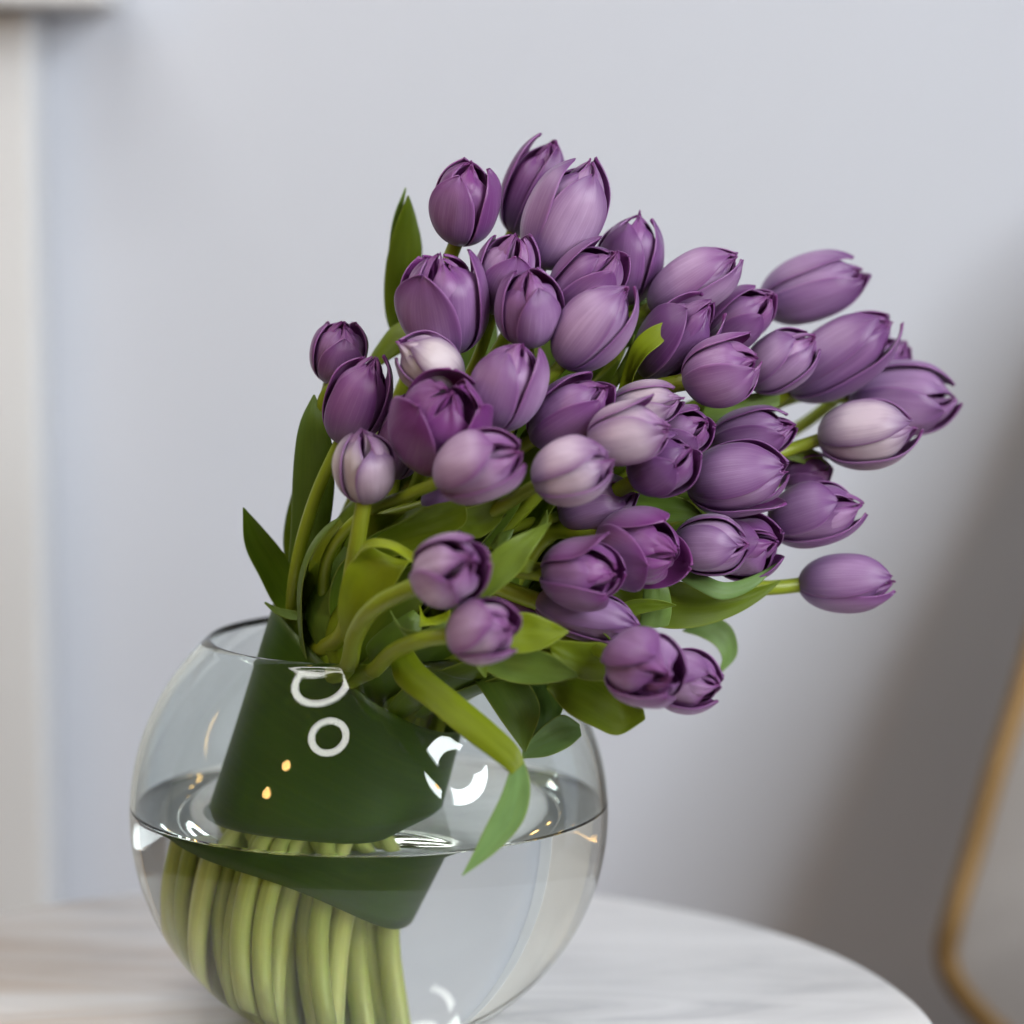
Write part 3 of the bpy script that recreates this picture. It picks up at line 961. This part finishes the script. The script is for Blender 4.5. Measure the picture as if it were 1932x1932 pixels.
# curled yellow-green leaf
leaf(44, [(652, 1225, -10), (636, 1150, -11), (648, 1085, -11.5), (668, 1050, -11.5), (700, 1030, -11.5)], [(672, 1225, -11), (705, 1160, -12), (745, 1105, -12.5), (765, 1070, -12.5), (775, 1058, -12)], (.78, .0), -.14)
leaf(44, [(664, 1062, -11.6), (690, 1036, -12.4), (735, 1036, -13), (785, 1068, -13.2)], [(668, 1052, -11.4), (695, 1018, -12), (740, 1020, -12.6), (788, 1048, -13.2)], (.9, .0), .12)
# leaf below the arching stem
leaf(45, [(735, 1150, -12), (755, 1182, -13), (790, 1190, -14), (842, 1172, -14.5)], [(742, 1170, -12.5), (770, 1205, -13.6), (805, 1216, -14.5), (838, 1190, -15)], (.38, .25), -.12)
leaf(45, [(790, 1140, -11), (800, 1165, -11), (830, 1160, -11.5), (850, 1150, -12)], [(790, 1185, -12), (810, 1180, -12), (830, 1180, -12), (850, 1172, -12)], (.8, .0), .1)
leaf(45, [(700, 1250, -9), (690, 1220, -9.5), (730, 1180, -10), (780, 1150, -10)], [(750, 1255, -10), (760, 1225, -10), (790, 1200, -10.5), (800, 1170, -10)], (.25, .1), .15)
# right of the nearest flowers
leaf(45, [(925, 1225, -14), (980, 1234, -14), (1030, 1222, -14), (1073, 1193, -13.5)], [(960, 1155, -13.4), (1000, 1156, -13.4), (1045, 1174, -13.4), (1074, 1191, -13.5)], (.62, .0), .1)
leaf(46, [(890, 1245, -12), (940, 1280, -12.5), (1010, 1292, -13), (1092, 1278, -13)], [(900, 1225, -11.6), (960, 1222, -12), (1030, 1230, -12.5), (1088, 1268, -13)], (.34, .2), .15)
leaf(46, [(1040, 1235, -11), (1090, 1280, -11.4), (1140, 1285, -11.8), (1170, 1280, -12)], [(1030, 1205, -11), (1090, 1210, -11), (1140, 1215, -11.4), (1175, 1230, -12)], (.5, .0), .12)
leaf(47, [(1030, 1298, -10.6), (1070, 1345, -11), (1120, 1372, -11.4), (1165, 1388, -11.6), (1218, 1358, -12)], [(1040, 1275, -10), (1110, 1268, -10.4), (1160, 1300, -10.8), (1190, 1325, -11.4), (1214, 1338, -12)], (.36, .0), .1)
leaf(46, [(888, 1236, -13), (896, 1255, -13), (906, 1270, -13), (915, 1279, -13)], [(920, 1236, -13), (920, 1252, -13), (919, 1266, -13), (917, 1279, -13)], (.35, .1), .1)
# blades that hang behind the drooping leaf
leaf(47, [(870, 1255, -7), (905, 1300, -8), (945, 1360, -9), (988, 1418, -9.5)], [(960, 1240, -7), (1000, 1290, -8), (1020, 1340, -9), (992, 1420, -9.5)], (.18, .10), .14)
leaf(47, [(960, 1250, -6.4), (985, 1310, -7.4), (1000, 1370, -8.4), (990, 1420, -8.8)], [(1040, 1250, -6), (1060, 1300, -7), (1062, 1340, -8), (1000, 1422, -8.8)], (.16, .25), .12)
leaf(47, [(984, 1432, -9), (1030, 1428, -9.2), (1070, 1412, -9.2), (1098, 1388, -9)], [(986, 1412, -9.2), (1030, 1365, -9.4), (1062, 1348, -9.4), (1094, 1366, -9)], (.14, .5), .1)
# drooping twisted ribbon over the rim
leaf(45, [(735, 1240, -9.5), (748, 1290, -12), (805, 1335, -14), (880, 1396, -15.2), (950, 1448, -15.8), (966, 1462, -16)], [(770, 1210, -9), (800, 1255, -11.6), (860, 1305, -13.6), (930, 1362, -14.8), (980, 1412, -15.4), (990, 1440, -15.6)], (.62, .0), -.10)
leaf(45, [(962, 1455, -15.9), (945, 1500, -16), (918, 1555, -16.2), (892, 1610, -16.4), (871, 1652, -16.6)], [(986, 1425, -15.5), (1001, 1480, -15.6), (990, 1545, -15.8), (945, 1600, -16.2), (873, 1653, -16.6)], (.30, .62), .10)
# right hand leaves
leaf(48, [(1150, 1120, -5), (1230, 1180, -5), (1300, 1186, -5), (1380, 1164, -4.5), (1440, 1128, -4), (1474, 1096, -3.6)], [(1150, 1080, -5), (1240, 1090, -5), (1310, 1100, -5), (1390, 1110, -4.5), (1440, 1104, -4), (1472, 1094, -3.6)], (.32, .0), .10)
leaf(48, [(1260, 1080, -6), (1310, 1110, -6.4), (1360, 1132, -6.4), (1420, 1112, -5.4), (1468, 1064, -4.4)], [(1270, 1060, -6), (1320, 1080, -6), (1365, 1098, -6), (1420, 1086, -5), (1467, 1062, -4.4)], (.24, .45), -.12)
leaf(43, [(1170, 1175, -7), (1205, 1160, -7), (1240, 1152, -7), (1276, 1143, -7)], [(1165, 1140, -7), (1200, 1130, -7), (1245, 1132, -7), (1276, 1141, -7)], (.28, .0), .1)
leaf(43, [(1205, 1185, -6), (1210, 1150, -6.3), (1215, 1110, -6.3), (1230, 1080, -6)], [(1262, 1180, -6), (1268, 1150, -6.3), (1262, 1110, -6.3), (1250, 1085, -6)], (.35, .35), .12)
leaf(47, [(1285, 1190, 0), (1325, 1204, 0), (1352, 1222, 0), (1362, 1245, 0), (1350, 1276, 0)], [(1300, 1178, .5), (1350, 1165, .5), (1382, 1185, .5), (1391, 1235, .5), (1352, 1278, 0)], (.4, .5), .1)
# upper right
leaf(26, [(1165, 740, -4), (1178, 690, -4.6), (1195, 645, -5), (1225, 618, -5), (1279, 599, -4.6)], [(1190, 745, -4), (1198, 705, -5), (1220, 672, -5.4), (1252, 645, -5.2), (1280, 601, -4.6)], (.75, .0), -.12)
leaf(26, [(1140, 740, -3.5), (1160, 705, -4), (1180, 670, -4), (1196, 630, -4)], [(1156, 742, -3.7), (1176, 712, -4.2), (1190, 680, -4.2), (1198, 632, -4)], (.5, .1), .1)
leaf(25, [(1226, 600, 0), (1226, 588, 0), (1232, 570, 0)], [(1242, 600, 0), (1240, 588, 0), (1234, 570, 0)], (.85, .0), .05)
leaf(25, [(1180, 660, 1), (1190, 600, 1.5), (1205, 555, 2), (1230, 530, 2)], [(1225, 640, 1), (1240, 600, 1.5), (1240, 570, 2), (1234, 530, 2)], (.22, .15), .12)
leaf(30, [(1320, 790, 0), (1370, 800, 0), (1430, 790, .5), (1472, 765, 1)], [(1330, 765, 0), (1380, 750, 0), (1430, 740, .5), (1474, 735, 1)], (.3, .2), .1)
leaf(34, [(1440, 860, 0), (1490, 868, 0), (1530, 880, .4), (1565, 888, .6)], [(1440, 835, 0), (1490, 838, 0), (1540, 850, .4), (1567, 886, .6)], (.32, .05), .12)
leaf(22, [(1170, 985, -5), (1230, 990, -5), (1280, 985, -5), (1330, 980, -5)], [(1180, 935, -5), (1230, 930, -5), (1290, 940, -5), (1332, 975, -5)], (.12, .1), .12)

# broad leaves deep inside the bunch, fanning out behind the front flowers
for k, (tx_, ty_), w_ in ((8, (925, 535), 66), (7, (1015, 560), 62), (9, (1090, 570), 66), (26, (1215, 560), 60), (29, (1290, 700), 62), (30, (1390, 730), 55), (35, (1420, 850), 60),
                          (39, (1400, 985), 58), (22, (1260, 880), 64), (12, (960, 780), 60), (18, (1100, 760), 64), (13, (760, 800), 52), (38, (1470, 930), 50), (24, (1150, 960), 60)):
    r_ = random.Random(k * 17)
    a_, b_ = at(790, 1180, 0), at(tx_, ty_, 1.5 + r_.uniform(-1.5, 1.5))
    t_ = (b_ - a_).normalized()
    sd = t_.cross(Vector((0, 1, 0.1))).normalized()
    nrm = sd.cross(t_)
    A, B = [], []
    bow = r_.uniform(-.012, .012)
    hw = px_len(w_, 0) * .80
    for j in range(22):
        f = j / 21
        p = a_.lerp(b_, f) + sd * bow * math.sin(math.pi * f) + nrm * .01 * math.sin(2.2 * f)
        ww = hw * (.25 + .75 * math.sin(math.pi * min(1, f * .55 + .18))) * (1 - max(0, (f - .70) / .30) ** 2.4)
        A.append(p + sd * max(ww, .0004))
        B.append(p - sd * max(ww, .0004))
    blade(k, A, B, (r_.uniform(.08, .45), r_.uniform(0, .1)), .16, 9)

# inner leaves that run beside the stems
for k in keys:
    if k in (1, 3, 28, 33, 34, 48, 10, 32, 44, 45, 16, 13):
        continue
    for rep_ in range(2):
        r_ = random.Random(k * 31 + 5 + rep_ * 1000)
        path = paths[k]
        n = 24
        i0 = min(range(52), key=lambda i: abs(path[i].z - 0.175) + (1 if i > 30 else 0))
        i1 = int(i0 + (50 - i0) * (r_.uniform(.60, .80) if rep_ == 0 else r_.uniform(.78, .95)))
        i0 += int((i1 - i0) * (0.0 if rep_ == 0 else .25))
        A, B = [], []
        w = r_.uniform(.012, .018)
        turn = r_.uniform(-.5, .5) + (0 if rep_ == 0 else 2.6)
        bend = r_.uniform(-.008, .008)
        for j in range(n):
            f = j / (n - 1)
            t = i0 + (i1 - i0) * f
            i = min(int(t), 50)
            p = path[i].lerp(path[i + 1], t - i)
            tg = (path[i + 1] - path[i]).normalized()
            outw = (p - (CB + AX * (p - CB).dot(AX)))
            outw = (outw - tg * outw.dot(tg))
            outw = outw.normalized() if outw.length > 1e-5 else Vector((0, -1, 0))
            outw = (Matrix.Rotation(turn, 3, tg) @ outw)
            sd = tg.cross(outw)
            ww = w * math.sin(math.pi * min(1, (f * .92 + .08))) ** .7 * (1 - .2 * f)
            q = p + outw * (0.006 + 0.004 * math.sin(3 * f)) + sd * bend * f * f
            A.append(q + sd * ww)
            B.append(q - sd * ww)
        blade(k, A, B, (r_.uniform(.05, .38), r_.uniform(0, .12)), -.15, 7)

# ------------------------------------------------------------------ the broad leaf wrapped round the stems
NT, NZ = 90, 22
verts, uvs = [], []
for j in range(NZ):
    f = j / (NZ - 1)
    for i in range(NT):
        th = math.radians(80) + math.radians(385) * i / (NT - 1)
        zt = 0.192 - 0.034 * math.cos(th) + 0.003 * math.sin(2 * th + 1)
        zb = 0.088 - 0.020 * math.cos(th) + 0.002 * math.sin(3 * th)
        z = zb + (zt - zb) * f
        c = bind_centre(z)
        g_ = 1 + 0.02 * (i / (NT - 1)) + 0.008 * math.sin(5 * th + 3 * f)
        flare = 1 + 0.05 * (1 - f) - 0.20 * max(0.0, (0.105 - z) / 0.05)
        verts.append((c.x + 0.0605 * g_ * flare * math.cos(th), c.y + 0.055 * g_ * math.sin(th), z))
        uvs.append((f, i / (NT - 1)))
wrap = mesh_obj('leaf_wrap', verts, grid_faces(NT, NZ), M_WRAP, None, uvs)
wrap.color = (.4, .0, 0, 1)
sm = wrap.modifiers.new('thickness', 'SOLIDIFY')
sm.thickness = 0.0009
tag(wrap, 'broad dark green leaf wrapped round the tied stems inside the vase', 'leaf')
